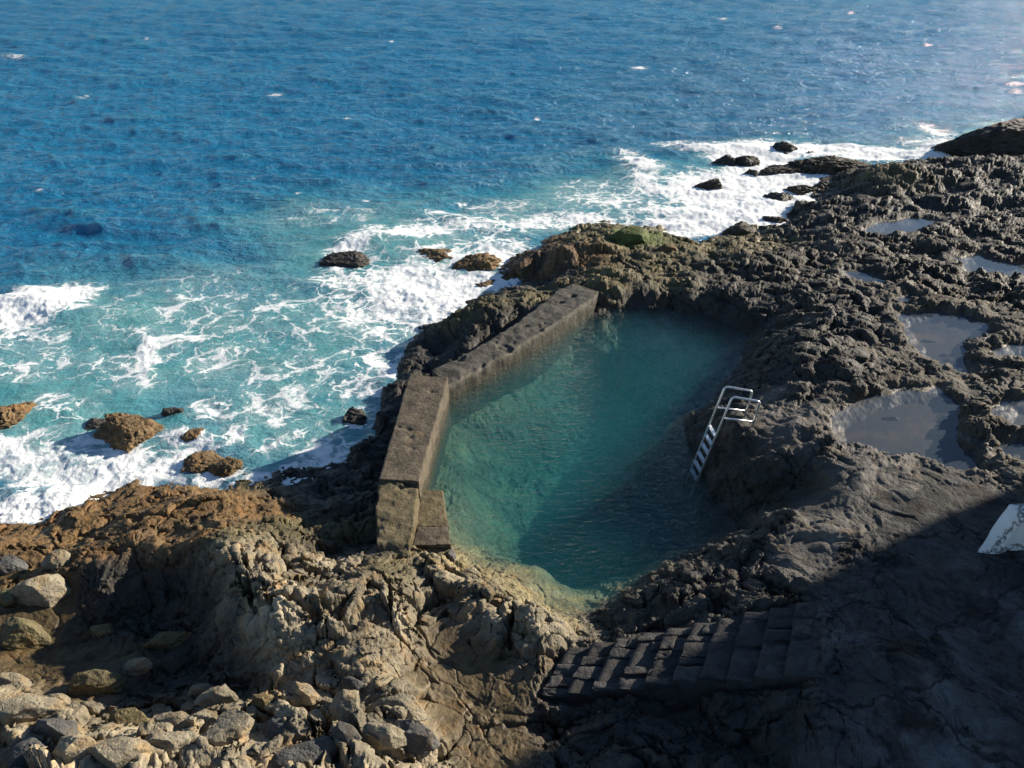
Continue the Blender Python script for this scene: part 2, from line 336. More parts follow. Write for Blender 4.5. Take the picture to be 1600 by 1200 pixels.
cx, cy = plane_xy(gu_, gv_); cz, ca = macro(cx, cy)
X, Y = plane_xy(gu, gv); X = X.astype(F32); Y = Y.astype(F32)
Z = upsample(cz, gu, gv).astype(F32); AT = upsample(ca, gu, gv).astype(F32)
BASE = Z.copy()
_gx = np.gradient(Z, axis=1) / np.gradient(X, axis=1); _gy = (np.gradient(Z, axis=0) - _gx * np.gradient(X, axis=0)) / np.gradient(Y, axis=0)
Z, SHADE, WET = detail(X, Y, Z, AT, np.hypot(_gx, _gy))
# hollows that hold water
SMOOTH = np.zeros_like(Z)
for poly, lev in TIDEW:
    x0, y0 = poly.min(0) - 1.2; x1, y1 = poly.max(0) + 1.2
    m = (X > x0) & (X < x1) & (Y > y0) & (Y < y1)
    xs, ys = X[m], Y[m]
    d = sdf(poly, xs, ys) + .26 * fbm(xs * 1.5, ys * 1.5, 90, 5, .6) - .09
    z0 = Z[m]; rise = ss(.0, .26, d)
    zo = lev + .015 + (np.maximum(z0, lev + .10) - lev) * rise               # the rim climbs from the water into the rock
    zo = zo + (np.minimum(z0 - zo, 0)) * ss(.35, .7, d) + .16 * np.maximum(fbm(xs * 2.6, ys * 2.6, 94, 4, .6), -.05) * ss(0, .12, d) * (1 - ss(.3, .6, d))
    zn = np.where(d < 0, lev + np.maximum(d * .35, -.14), np.where(d > .7, z0, zo))
    Z[m] = zn
    k = (1 - ss(-.15, .1, d))[:, None]; SMOOTH[m] = np.maximum(SMOOTH[m], 1 - ss(-.14, .0, d))
    SHADE[m] = SHADE[m] * (1 - k) + (np.array([.05, .042, .034]) + ss(.0, .5, fbm(xs * .9, ys * .9, 92, 4))[:, None] * np.array([.10, .06, .025])) * k; WET[m] = np.maximum(WET[m], .7 * (1 - ss(0, .12, d)))
# wet, dark belt just above the sea
belt = 1 - ss(.15, .75, Z + .2 * fbm(X * .8, Y * .8, 95, 3))
WET = np.maximum(WET, belt * .75)

# the bed cut for the staircase
ZT, ZB = LOW(3.0) + .07, 1.26
A0 = U(1252, 938, ZT); AN = U(893, 1008, ZB); NS = 9; Wv = U(1232, 1050, ZT) - A0; WvN = U(850, 1082, ZB) - AN
q_ = np.array([A0[:2] - (AN - A0)[:2] * .06, AN[:2], (AN + WvN)[:2], (A0 + Wv)[:2] - (AN - A0)[:2] * .06]); dA = (AN - A0)[:2]
ds = sdf(q_, X, Y) - .06; tt = np.clip(((X - A0[0]) * dA[0] + (Y - A0[1]) * dA[1]) / (dA @ dA), -.1, 1)
cap = ZT + (ZB - ZT) * tt - .16 + np.maximum(ds, 0) * .9
Z = np.where(ds < .7, np.minimum(Z, cap + .10 * fbm(X * 3, Y * 3, 150, 3) * (ds > 0)), Z).astype(F32)
# break up the steep faces sideways as well
V = np.stack([X, Y, Z], -1)
tu = np.gradient(V, axis=1); tv = np.gradient(V, axis=0); NR = np.cross(tv, tu); NR /= np.linalg.norm(NR, axis=-1, keepdims=True) + 1e-9
NR *= np.sign(NR[..., 2:3]); stp = ss(.12, .55, 1 - NR[..., 2]) * np.clip(AT[..., 6], .4, 1.0)
m = stp > .01; pm = V[m]
V[m] = pm + NR[m] * (stp[m] * (.17 * f3(pm * .95, 200, 3) + .09 * f3(pm * 2.4, 215, 4, .55, True) + .05 * f3(pm * 4.6, 250, 3, .5, True) * np.clip(1 - AT[m][..., 5], 0, 1) + .03 * f3(pm * 9, 240, 2) - .12 * ss(.55, .95, f3(pm * 1.5 + 3, 260, 3, .5, True))))[:, None]
V = V.astype(F32)

def ground(x, y):
    u, v = P(np.asarray(x, float), np.asarray(y, float), 1.2)
    i = np.clip(np.searchsorted(gu, u), 0, len(gu) - 1); j = np.clip(np.searchsorted(gv, v), 0, len(gv) - 1)
    return Z[j, i]

M_SHORE = rock_material('shore rock', None, None)
faces = gridf(len(gv), len(gu))
platform = [(1435, 712), (1520, 748), (1600, 795), (2290, 950), (2290, 1690), (1290, 1690), (1285, 1210), (1270, 1110), (1285, 1040), (1300, 935), (1270, 890), (1345, 835), (1420, 790), (1445, 755)]
PL = LOW(3.0)
pw = U([p[0] for p in platform], [p[1] for p in platform], PL)[:, :2]
fx = X.ravel()[faces[:, 0]]; fy = Y.ravel()[faces[:, 0]]
pd = sdf(pw, fx, fy) + .18 * fbm(fx * 1.3, fy * 1.3, 97, 4)
isP = pd < 0
V = V.reshape(-1, 3)
def sub(name, mask, mat):
    f = faces[mask]; used, inv = np.unique(f, return_inverse=True)
    rough = np.clip(AT[..., 6].ravel()[used], .25, 1) * (1 - .8 * SMOOTH.ravel()[used])
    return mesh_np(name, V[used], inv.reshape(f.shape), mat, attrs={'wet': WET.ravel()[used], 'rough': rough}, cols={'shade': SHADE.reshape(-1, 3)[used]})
tag(sub('rocky_shore', ~isP, M_SHORE), kind='structure')
def concrete_mat(name, base, spots=.5, rough=.85, bumpd=.02, stain=(.45, .42, .4), big=.7, tide=0, worn=0):
    n = NT(name); p = n.pos()
    a = n.noise(p, big, 6, .62, .6); b = n.noise(p, 5.0, 6, .7); c = n.noise(p, 45.0, 4, .7)
    v = n.math('ADD', n.rng(a, .3, .7, .7, 1.3), n.math('ADD', n.rng(b, .3, .7, -.3, .3), n.rng(c, .3, .7, -.3, .3)))
    colr = n.mix(1.0, base, n.n('ShaderNodeCombineColor', {0: v, 1: v, 2: v}).outputs[0], 'MULTIPLY')
    colr = n.mix(n.rng(n.noise(p, 1.4, 5, .65, 1.0), .5, .66, 0, spots), colr, n.mix(1.0, colr, stain, 'MULTIPLY'))
    colr = n.mix(n.rng(n.noise(p, 3.1, 5, .7), .58, .72, 0, .6), colr, n.mix(1.0, colr, (1.5, 1.25, .8), 'MULTIPLY'))
    if tide:
        zz = n.n('ShaderNodeSeparateXYZ', {0: p}).outputs[2]; zz = n.math('ADD', zz, n.rng(n.noise(p, 2.5, 5, .65), .3, .7, -.16, .16))
        colr = n.mix(n.rng(zz, 1.12, .98, 0, .75), colr, (.028, .026, .016))
    if worn:
        colr = n.mix(n.rng(n.noise(p, .55, 7, .7, .5), .5, .62, 0, .75), colr, n.mix(1.0, colr, (1.9, 2.0, 2.1), 'MULTIPLY'))
        colr = n.mix(n.rng(n.noise(p, .8, 5, .6, .3), .56, .64, 0, .7), colr, (.03, .018, .016))
        ed = n.vor(n.n('ShaderNodeVectorMath', {0: p, 1: n.noise(p, 1.3, 5, .6, 0, True)}, operation='ADD').outputs[0], .42, 'DISTANCE_TO_EDGE')
        colr = n.mix(n.rng(ed, .006, .016, .8, 0), colr, (.012, .012, .012))
        colr = n.mix(n.rng(n.vor(p, 7.0), .05, .035, 0, .8), colr, (.25, .25, .24))
    hh = n.math('ADD', n.math('MULTIPLY', n.noise(p, 12.0, 8, .65), 1.0), n.math('ADD', n.math('MULTIPLY', n.noise(p, 70.0, 3), .35), n.math('MULTIPLY', n.rng(n.vor(p, 30.0), 0, .4), .35)))
    return n.surf(n.pbr(colr, rough, n.bump(hh, .9, bumpd), **{'Specular IOR Level': .3}))
M_PLAT = concrete_mat('worn concrete paving', (.075, .071, .068), .95, .85, .08, (.35, .28, .26), .55, worn=1)
tag(sub('pavement', isP, M_PLAT), kind='structure')

# ------------------------------------------------------------------ sea
su = axis((-600, -60, 10), (-60, 1660, 1.9), (1660, 2300, 10)); sv = axis((-60, 880, 1.3))
sv = np.concatenate([-144 + 84 * .90 ** np.arange(42, 0, -1), sv]); sv = np.unique(sv)
su = np.concatenate([[-9000, -4000, -1800, -1000], su, [2700, 3500, 6000, 11000]])
uu, vv = np.meshgrid(su, sv); q = U(uu, vv, 0.0); SX, SY = q[..., 0].astype(F32), q[..., 1].astype(F32)
dist = np.hypot(SX, SY); dv = np.gradient(SY, axis=0); gap = np.abs(dv)
FOAM = np.zeros_like(SX); TURQ = np.zeros_like(SX)
def blob(A, px, py, rx, ry, s, ang=0, power=1.0):
    c, s_ = math.cos(R(ang)), math.sin(R(ang)); a = uu - px; b = vv - py
    d = ((a * c + b * s_) / rx) ** 2 + ((-a * s_ + b * c) / ry) ** 2
    np.maximum(A, s * np.exp(-d ** power * .9).astype(F32), out=A)
FB = [(-160, 730, 220, 70, .8, 0, 2), (-170, 495, 160, 30, .9), (-220, 600, 220, 80, .5, 0, 2), (40, 482, 120, 32, 1.15, -12, 2), (110, 462, 50, 18, 1.1, -20, 1), (30, 520, 110, 30, .6), (30, 575, 90, 30, .62), (90, 640, 70, 40, .62), (120, 735, 180, 55, .85, 0, 2), (20, 720, 120, 70, .75), (60, 790, 160, 32, .95, -10, 2), (240, 735, 110, 30, .9, -15), (300, 690, 60, 25, .75),
      (330, 735, 60, 20, .8), (0, 690, 60, 40, .66), (390, 750, 60, 18, .8),
      (350, 520, 260, 110, .42, 0, 2), (200, 560, 200, 80, .44), (480, 610, 150, 70, .48, 0, 2), (230, 560, 26, 45, .82), (215, 520, 30, 20, .62), (90, 560, 60, 25, .55), (420, 650, 60, 30, .66),
      (330, 640, 50, 25, .72), (440, 690, 60, 18, .75, -20), (370, 680, 40, 20, .7), (560, 455, 90, 70, .64, 0, 2), (650, 450, 110, 55, .84, -10, 2), (560, 382, 55, 20, 1.0, -25), (640, 366, 80, 16, .95, -8), (530, 410, 30, 30, .8), (600, 430, 70, 30, .8), (700, 480, 80, 26, .9, -28, 2), (600, 520, 60, 40, .64),
      (780, 395, 60, 30, .9), (820, 425, 60, 24, 1.0), (760, 440, 60, 20, 1.0), (690, 400, 70, 25, .8), (740, 352, 110, 16, .66, 5), (830, 348, 100, 14, .78), (690, 335, 60, 8, .6), (520, 340, 120, 25, .42), (800, 325, 120, 20, .48),
      (910, 342, 90, 12, .92), (960, 310, 110, 30, .62), (1010, 285, 50, 30, .72, 30), (1000, 262, 45, 16, .95, 30), (1040, 300, 40, 14, .85, 30), (1080, 350, 130, 20, 1.0, -5, 2), (1180, 330, 70, 40, 1.1, 0, 2), (1120, 300, 90, 35, .95, 10, 2), (1060, 330, 120, 16, .8), (930, 290, 80, 14, .5),
      (1110, 232, 85, 12, .9, 5, 2), (1180, 240, 90, 22, 1.0, 0, 2), (1200, 275, 90, 30, 1.1, 0, 2), (1290, 235, 90, 12, .95, 0, 2), (1370, 242, 80, 14, 1.0, 0, 2), (1480, 238, 60, 20, 1.1, 0, 2), (1560, 246, 90, 10, 1.1, 0, 2), (1470, 208, 40, 9, .8, 20), (1270, 290, 90, 40, 1.0, 0, 2), (1240, 362, 70, 22, .95), (1450, 222, 60, 10, .7),
      (480, 742, 110, 28, .72, -10, 2), (520, 705, 70, 40, .62, 0, 2), (410, 742, 60, 14, .85), (615, 582, 26, 14, 1.15), (580, 612, 50, 22, .66), (575, 560, 60, 30, .62), (640, 560, 30, 14, .8), (700, 556, 26, 8, .9), (560, 665, 34, 14, .75),
      (135, 151, 5, 2, .8), (128, 153, 10, 2, .6), (1000, 106, 12, 3, .85), (840, 183, 5, 3, .8), (612, 64, 4, 2, .8), (574, 312, 8, 3, .8), (465, 300, 8, 3, .7), (60, 300, 8, 2, .7), (1130, 30, 8, 2, .7), (230, 62, 5, 2, .7), (1590, 132, 18, 3, .8), (1330, 20, 6, 2, .7), (430, 145, 14, 2, .62), (20, 90, 22, 3, .62), (545, 188, 8, 2, .65), (1590, 142, 14, 3, .7), (1215, 42, 8, 1.6, .6), (1450, 70, 8, 2, .6), (725, 318, 10, 3, .7)]
for b in FB: blob(FOAM, *b[:5], *(b[5:]))
TB = [(-260, 600, 300, 150, 1, 0, 2), (330, 540, 380, 130, 1, 0, 2), (60, 620, 300, 130, 1, 0, 2), (600, 400, 200, 80, 1, 0, 2), (480, 350, 130, 45, .75), (900, 320, 220, 55, .85, -8, 2), (1120, 285, 180, 55, .85, -12, 2), (640, 320, 150, 35, .55), (500, 680, 200, 90, .9, 0, 2), (1300, 240, 200, 20, .6), (1500, 225, 100, 20, .6), (100, 420, 90, 25, .35), (950, 262, 100, 22, .5), (1550, 200, 60, 16, .5)]
for b in TB: blob(TURQ, *b[:5], *(b[5:]))
# waves: many Gerstner trains with random headings
DZ = np.zeros_like(SX); DX = np.zeros_like(SX); DY = np.zeros_like(SX)
wr = np.random.default_rng(3)
near = ss(.9, .2, TURQ) * .55 + .45
NW = 78
for i in range(NW):
    lam = 16 * (.62 / 16) ** (i / (NW - 1)) * (1 + .1 * wr.standard_normal())
    th = R(-98 + wr.normal(0, 34 if lam < 6 else 20)); k = 2 * math.pi / lam; kx, ky = k * math.cos(th), k * math.sin(th)
    a = (.0100 * min(lam, 4) ** .7 * (1 if lam < 4 else (4 / lam) ** .35)) * wr.uniform(.5, 1.25)
    att = ss(.9, 2.6, lam / np.maximum(gap, 1e-3)).astype(F32) * a
    ph = (kx * SX + ky * SY + F32(wr.uniform(0, 6.28))).astype(F32)
    mod = 1 + .6 * per(SX / (lam * 5) + i, SY / (lam * 5), 100 + i % 9)
    s_, c_ = np.sin(ph), np.cos(ph); att = att * mod
    DZ += att * c_; DX -= .55 * att * math.cos(th) * s_; DY -= .55 * att * math.sin(th) * s_
rag = fbm(SX * .35, SY * .35, 120, 4)
FOAM = FOAM * (1 + .25 * rag); fo = ss(.3, .95, FOAM)
big = sum(a * np.exp(-(((uu - x) / rx) ** 2 + ((vv - y) / ry) ** 2)) for x, y, rx, ry, a in ((60, 478, 110, 22, .4), (230, 545, 25, 30, .08), (590, 378, 80, 16, .35), (1000, 268, 50, 16, .35), (620, 580, 22, 12, .12), (1160, 232, 90, 10, .35), (1500, 236, 70, 14, .5)))
SZ = DZ * near * (.68 + .2 * ss(60, 110, dist)) + fo * (.07 * fbm(SX * 1.2, SY * 1.2, 130, 4) + .05 * fbm(SX * 4, SY * 4, 135, 3)) + big.astype(F32)
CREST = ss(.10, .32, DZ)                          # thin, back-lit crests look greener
def U2(pts, z): return [tuple(r[:2]) for r in U([p[0] for p in pts], [p[1] for p in pts], z)]
pool_out = U2([(662, 590), (648, 640), (625, 745), (640, 850), (690, 905), (740, 925), (800, 950), (850, 985), (920, 990), (985, 965), (1040, 925), (1100, 885), (1160, 845), (1200, 800), (1160, 760), (1140, 700), (1120, 680), (1150, 620), (1190, 560), (1195, 510), (1150, 480), (1080, 470), (1000, 468), (930, 462), (880, 478), (780, 540), (700, 585)], POOL)
sf = gridf(len(sv), len(su))[:, ::-1]; sc_ = np.stack([SX, SY], -1).reshape(-1, 2)[sf].mean(1)
sf = sf[sdf(pool_out, sc_[:, 0], sc_[:, 1]) > -.05]          # no sea under the pool
n = NT('sea water'); p = n.pos()
foam = n.attr('foam'); turq = n.attr('turq'); crest = n.attr('crest')
deepc = n.mix(n.rng(n.noise(p, .05, 4), .35, .65), (.018, .27, .56), (.03, .33, .64))
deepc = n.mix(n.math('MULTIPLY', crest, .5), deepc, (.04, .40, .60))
tn = n.math('MULTIPLY', turq, n.rng(n.noise(p, .35, 5, .6, .8), .25, .7, .55, 1.15), clamp=True)
wcol = n.mix(tn, deepc, n.mix(n.rng(n.noise(p, .22, 4), .35, .65), (.12, .56, .60), (.28, .72, .72)))
wv = n.noise(p, .9, 4, .6, 0, True); warp = n.n('ShaderNodeMix', {0: .55, 4: p}, data_type='VECTOR')
sc1 = n.n('ShaderNodeVectorMath', operation='SCALE', inputs=None) if False else n.n('ShaderNodeVectorMath', operation='MULTIPLY_ADD')
n.set(sc1.inputs[0], wv); sc1.inputs[1].default_value = (1.5, 1.5, .3); n.set(sc1.inputs[2], p)
pw_ = sc1.outputs[0]
e1 = n.vor(pw_, .75, 'DISTANCE_TO_EDGE'); e2 = n.vor(pw_, 1.9, 'DISTANCE_TO_EDGE'); e3 = n.vor(pw_, 4.6, 'DISTANCE_TO_EDGE')
l1 = n.rng(e1, 0, .11, 1, 0, True); l2 = n.rng(e2, 0, .13, 1, 0, True); l3 = n.rng(e3, 0, .20, 1, 0, True)
fb = n.noise(pw_, .8, 6, .68); fb2 = n.noise(pw_, 3.5, 5, .7)
lace = n.math('MAXIMUM', n.math('MULTIPLY', l1, n.rng(fb, .36, .52)), n.math('MULTIPLY', l2, n.rng(fb2, .36, .54, 0, .9)))
lace = n.math('MAXIMUM', lace, n.math('MULTIPLY', l3, n.rng(fb, .5, .66, 0, .7)))
patt = n.math('ADD', n.math('MULTIPLY', lace, .60), n.math('ADD', n.math('MULTIPLY', fb, .46), n.math('MULTIPLY', fb2, .34)))   # about .25 .. 1.1
thr = n.rng(foam, 0, 1, 1.22, -.16)
fmask = n.rng(n.math('SUBTRACT', patt, thr), 0, .44, 0, 1, True)
milky = n.rng(foam, .12, .6, 0, .8)
wcol = n.mix(n.math('MULTIPLY', milky, n.rng(fb, .35, .62)), wcol, (.58, .82, .83))
r1 = n.noise(p, 2.0, 5, .6); r2 = n.noise(p, 7.0, 4, .6)
st = n.n('ShaderNodeVectorMath', operation='MULTIPLY'); n.set(st.inputs[0], p); st.inputs[1].default_value = (.42, 1.15, 1.0)
r3 = n.noise(st.outputs[0], .8, 7, .62)
wh = n.math('ADD', n.math('MULTIPLY', r1, .45), n.math('ADD', n.math('MULTIPLY', r2, .10), n.math('MULTIPLY', r3, 1.0)))
wnrm = n.bump(wh, n.rng(turq, .2, .9, 1.0, .42), .72)
up = n.n('ShaderNodeCombineXYZ', {2: 1.0})
body_ = n.n('ShaderNodeBsdfDiffuse', {'Color': wcol, 'Normal': n.n('ShaderNodeMix', {0: .62, 4: up.outputs[0], 5: wnrm}, data_type='VECTOR').outputs[1]})   # light coming back out of the water hardly knows the ripples
tl_ = n.n('ShaderNodeBsdfTranslucent', {'Color': wcol, 'Normal': wnrm}); b2_ = n.n('ShaderNodeMixShader'); n.set(b2_.inputs[0], .5); n.set(b2_.inputs[1], body_); n.set(b2_.inputs[2], tl_); body_ = b2_   # sun shines through the crests
gls = n.n('ShaderNodeBsdfGlossy', {'Color': (1, 1, 1), 'Roughness': .12, 'Normal': wnrm})
water = n.n('ShaderNodeMixShader'); n.set(water.inputs[0], n.n('ShaderNodeFresnel', {'IOR': 1.33, 'Normal': wnrm})); n.set(water.inputs[1], body_); n.set(water.inputs[2], gls)
fnrm = n.bump(n.math('ADD', n.math('MULTIPLY', fb2, 1.0), n.math('MULTIPLY', n.noise(p, 14.0, 4, .65), .4)), .6, .07)
foamb = n.pbr((.86, .88, .88), .8, fnrm)
mx = n.n('ShaderNodeMixShader'); n.set(mx.inputs[0], fmask); n.set(mx.inputs[1], water); n.set(mx.inputs[2], foamb)
M_SEA = n.surf(mx)
tag(mesh_np('sea', np.stack([SX + DX * near, SY + DY * near, SZ], -1), sf, M_SEA, attrs={'foam': FOAM, 'turq': TURQ, 'crest': CREST}), kind='structure')

# ------------------------------------------------------------------ still water
def still_water(name, poly, lev, depth, mat):
    bm = bmesh.new(); a = [bm.verts.new((x, y, lev)) for x, y in poly]; f = bm.faces.new(a)
    if depth:
        r = bmesh.ops.extrude_face_region(bm, geom=[f])
        bmesh.ops.translate(bm, verts=[v for v in r['geom'] if isinstance(v, bmesh.types.BMVert)], vec=(0, 0, -depth))
    bmesh.ops.recalc_face_normals(bm, faces=bm.faces)
    if not depth and f.normal.z < 0: f.normal_flip()
    me = bpy.data.meshes.new(name); bm.to_mesh(me); bm.free(); me.materials.append(mat)
    o = bpy.data.objects.new(name, me); COL.objects.link(o); tag(o, kind='structure'); return o
def clear_water(name, scale, strength, tint, vol=None, stretch=(1, 1, 1), dist=.03, silt_sheen=0):
    n = NT(name); p = n.pos()
    st = n.n('ShaderNodeMapping', {'Vector': p, 'Rotation': (0, 0, R(-28)), 'Scale': stretch})
    h = n.math('ADD', n.noise(st.outputs[0], scale, 3, .5, .4), n.math('MULTIPLY', n.noise(st.outputs[0], scale * .4, 2), .8))
    h = n.math('MULTIPLY', h, n.rng(n.noise(p, .3, 2), .35, .6, .35, 1))
    nr = n.bump(h, strength, dist)
    dt = n.n('ShaderNodeVectorMath', {0: n.n('ShaderNodeNewGeometry').outputs['Incoming'], 1: nr}, operation='DOT_PRODUCT').outputs['Value']
    fr = n.math('ADD', .02, n.math('MULTIPLY', .98, n.math('POWER', n.math('SUBTRACT', 1.0, n.math('ABSOLUTE', dt), clamp=True), 5.0)), clamp=True)   # Schlick, the same from both sides
    tr = n.n('ShaderNodeBsdfTransparent', {'Color': tint}); gl = n.n('ShaderNodeBsdfGlossy', {'Color': (1, 1, 1), 'Roughness': .03, 'Normal': nr})
    if silt_sheen:
        df = n.n('ShaderNodeBsdfDiffuse', {'Color': (.12, .155, .20)}); m0 = n.n('ShaderNodeMixShader'); n.set(m0.inputs[0], silt_sheen); n.set(m0.inputs[1], tr); n.set(m0.inputs[2], df); tr = m0  # bluish diffuse layer: silty water, with sky reflection put into its colour
    mx = n.n('ShaderNodeMixShader'); n.set(mx.inputs[0], fr); n.set(mx.inputs[1], tr.outputs[0]); n.set(mx.inputs[2], gl)
    n.surf(mx)
    if vol:
        ab = n.n('ShaderNodeVolumeAbsorption', {'Color': vol[0], 'Density': vol[1]})
        sct = n.n('ShaderNodeVolumeScatter', {'Color': vol[2], 'Density': vol[3]})
        ad = n.n('ShaderNodeAddShader'); n.set(ad.inputs[0], ab); n.set(ad.inputs[1], sct)
        n.t.links.new(ad.outputs[0], n.out.inputs[1])
    return n.m
M_POOL = clear_water('pool water', 9.0, .9, (1, 1, 1), ((.0, .60, .68), .46, (.08, .58, .66), .13), (.6, 1.5, 1), .08)
M_TIDE = clear_water('tide pool water', 2.0, .05, (.85, .85, .85), silt_sheen=.32)
still_water('pool_water', pool_out, POOL, 4.0, M_POOL)
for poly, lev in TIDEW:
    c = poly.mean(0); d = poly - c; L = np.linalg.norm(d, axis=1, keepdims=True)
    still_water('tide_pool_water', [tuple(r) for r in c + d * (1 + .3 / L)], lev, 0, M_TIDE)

# ------------------------------------------------------------------ concrete walls and steps
def loft(name, secs, mat, n_len=60, n_top=18, n_side=14, amp=.03, freq=2.2, seed=0, parent=None, edge=.0):
    """secs: cross-sections (top_left, top_right, bottom_right, bottom_left) along the length; noise-worn surface with end caps"""
    S = np.asarray(secs, float); ln = np.r_[0, np.cumsum(np.linalg.norm(np.diff(S.mean(1), axis=0), axis=1))]; ts = np.linspace(0, ln[-1], n_len)
    C = np.stack([np.stack([np.interp(ts, ln, S[:, k, j]) for j in range(3)], -1) for k in range(4)], 1)   # n_len,4,3
    def prof(C):
        a = np.linspace(0, 1, n_side)[:, None, None]; b = np.linspace(0, 1, n_top)[:, None, None]
        left = C[None, :, 3] * (1 - a) + C[None, :, 0] * a; top = C[None, :, 0] * (1 - b) + C[None, :, 1] * b; right = C[None, :, 1] * (1 - a) + C[None, :, 2] * a
        return np.concatenate([left, top[1:], right[1:]], 0).transpose(1, 0, 2)
    G = prof(C); vs_ = [G.reshape(-1, 3)]; fs = [gridf(*G.shape[:2])]; off = G.shape[0] * G.shape[1]
    for k, flip in ((0, False), (-1, True)):
        q = C[k]; a = np.linspace(0, 1, n_side)[:, None, None]; b = np.linspace(0, 1, n_top)[None, :, None]
        g = (q[3] * (1 - a) + q[0] * a) * (1 - b) + (q[2] * (1 - a) + q[1] * a) * b
        f = gridf(n_side, n_top) + off; fs.append(f if not flip else f[:, ::-1]); vs_.append(g.reshape(-1, 3)); off += g.shape[0] * g.shape[1]
    v = np.concatenate(vs_); f = np.concatenate(fs)
    cen = S.mean((0, 1)); p = v.copy()
    for j in range(3): v[:, j] += amp * f3(p * freq, seed + 5 * j, 4, .55)
    # worn, chipped edges
    if edge:
        chip = ss(.15, .6, f3(p * 1.6, seed + 60, 4, .6)); v[:, 2] -= edge * chip * (1 - ss(0, .5, np.abs(p[:, 2] - p[:, 2].max())))
    o = mesh_np(name, v, f, mat, parent=parent)
    return o
def sec(l, r, z, zb=-2.0, batter=.06):
    a = U(*l, z); b = U(*r, z); d = (b - a); d /= np.linalg.norm(d)
    return [a, b, [b[0] + d[0] * batter, b[1] + d[1] * batter, zb], [a[0] - d[0] * batter * 3, a[1] - d[1] * batter * 3, zb]]
M_WALL = concrete_mat('weathered concrete', (.12, .098, .07), .75, .85, .05, (.42, .42, .44), 1.1, tide=1)
M_WALL2 = concrete_mat('wet dark concrete', (.085, .075, .06), .8, .6, .05, (.45, .43, .42), 1.1, tide=1)
M_CRUST = concrete_mat('crusted tan concrete', (.165, .135, .08), .7, .9, .08, (.5, .45, .35), 1.6)
wall = empty('concrete_seawall', tuple(U(620, 760, 0)))
tag(wall, 'wide straight flat-topped concrete wall between the surf and the left side of the pool', 'wall')
body = loft('wall_body', [sec((640, 584), (700, 591), 1.50), sec((616, 665), (678, 668), 1.50), sec((592, 748), (654, 752), 1.50)], M_WALL, 110, 26, 26, .035, 2.4, 3, edge=.05)
local(body, wall)
ramp = loft('sloping_end', [sec((591.5, 749), (653.5, 753), 1.46), sec((588, 800), (648, 803), 1.40), sec((590, 848), (641, 850), 1.30), sec((602, 872), (638, 876), 1.15), sec((608, 884), (640, 886), 1.0)], M_CRUST, 60, 24, 26, .07, 2.8, 9, edge=.12)
ramp['label'] = 'crusted tan sloping end of the wall'; local(ramp, wall)
wall2 = loft('concrete_seawall', [sec((676, 578), (700, 603), 1.26), sec((742, 545), (764, 566), 1.26), sec((800, 510), (824, 532), 1.28), sec((850, 472), (885, 494), 1.28), sec((872, 452), (928, 466), 1.30), sec((895, 444), (935, 455), 1.26)], M_WALL2, 150, 22, 22, .07, 2.6, 21, edge=.09)
tag(wall2, 'narrower dark worn concrete wall running from the wide wall to the rocks behind the pool', 'wall')
blk = empty('concrete_step', tuple(U(680, 830, .6)))
tag(blk, 'tan crusted concrete block of steps at the near foot of the wide wall', 'step')
a = loft('upper_tread', [sec((655, 764), (692, 766), .93, 0), sec((650, 822), (700, 822), .93, 0)], M_CRUST, 30, 16, 12, .04, 3, 31); local(a, blk)
a = loft('lower_tread', [sec((651, 823), (699, 822), 1.12, 0), sec((645, 852), (704, 850), 1.10, 0)], M_WALL, 24, 20, 14, .04, 3, 33); local(a, blk)
a = loft('front_block', [sec((643, 853), (705, 851), .98, 0), sec((640, 880), (704, 878), .98, 0)], M_CRUST, 24, 20, 14, .06, 3, 35); local(a, blk)

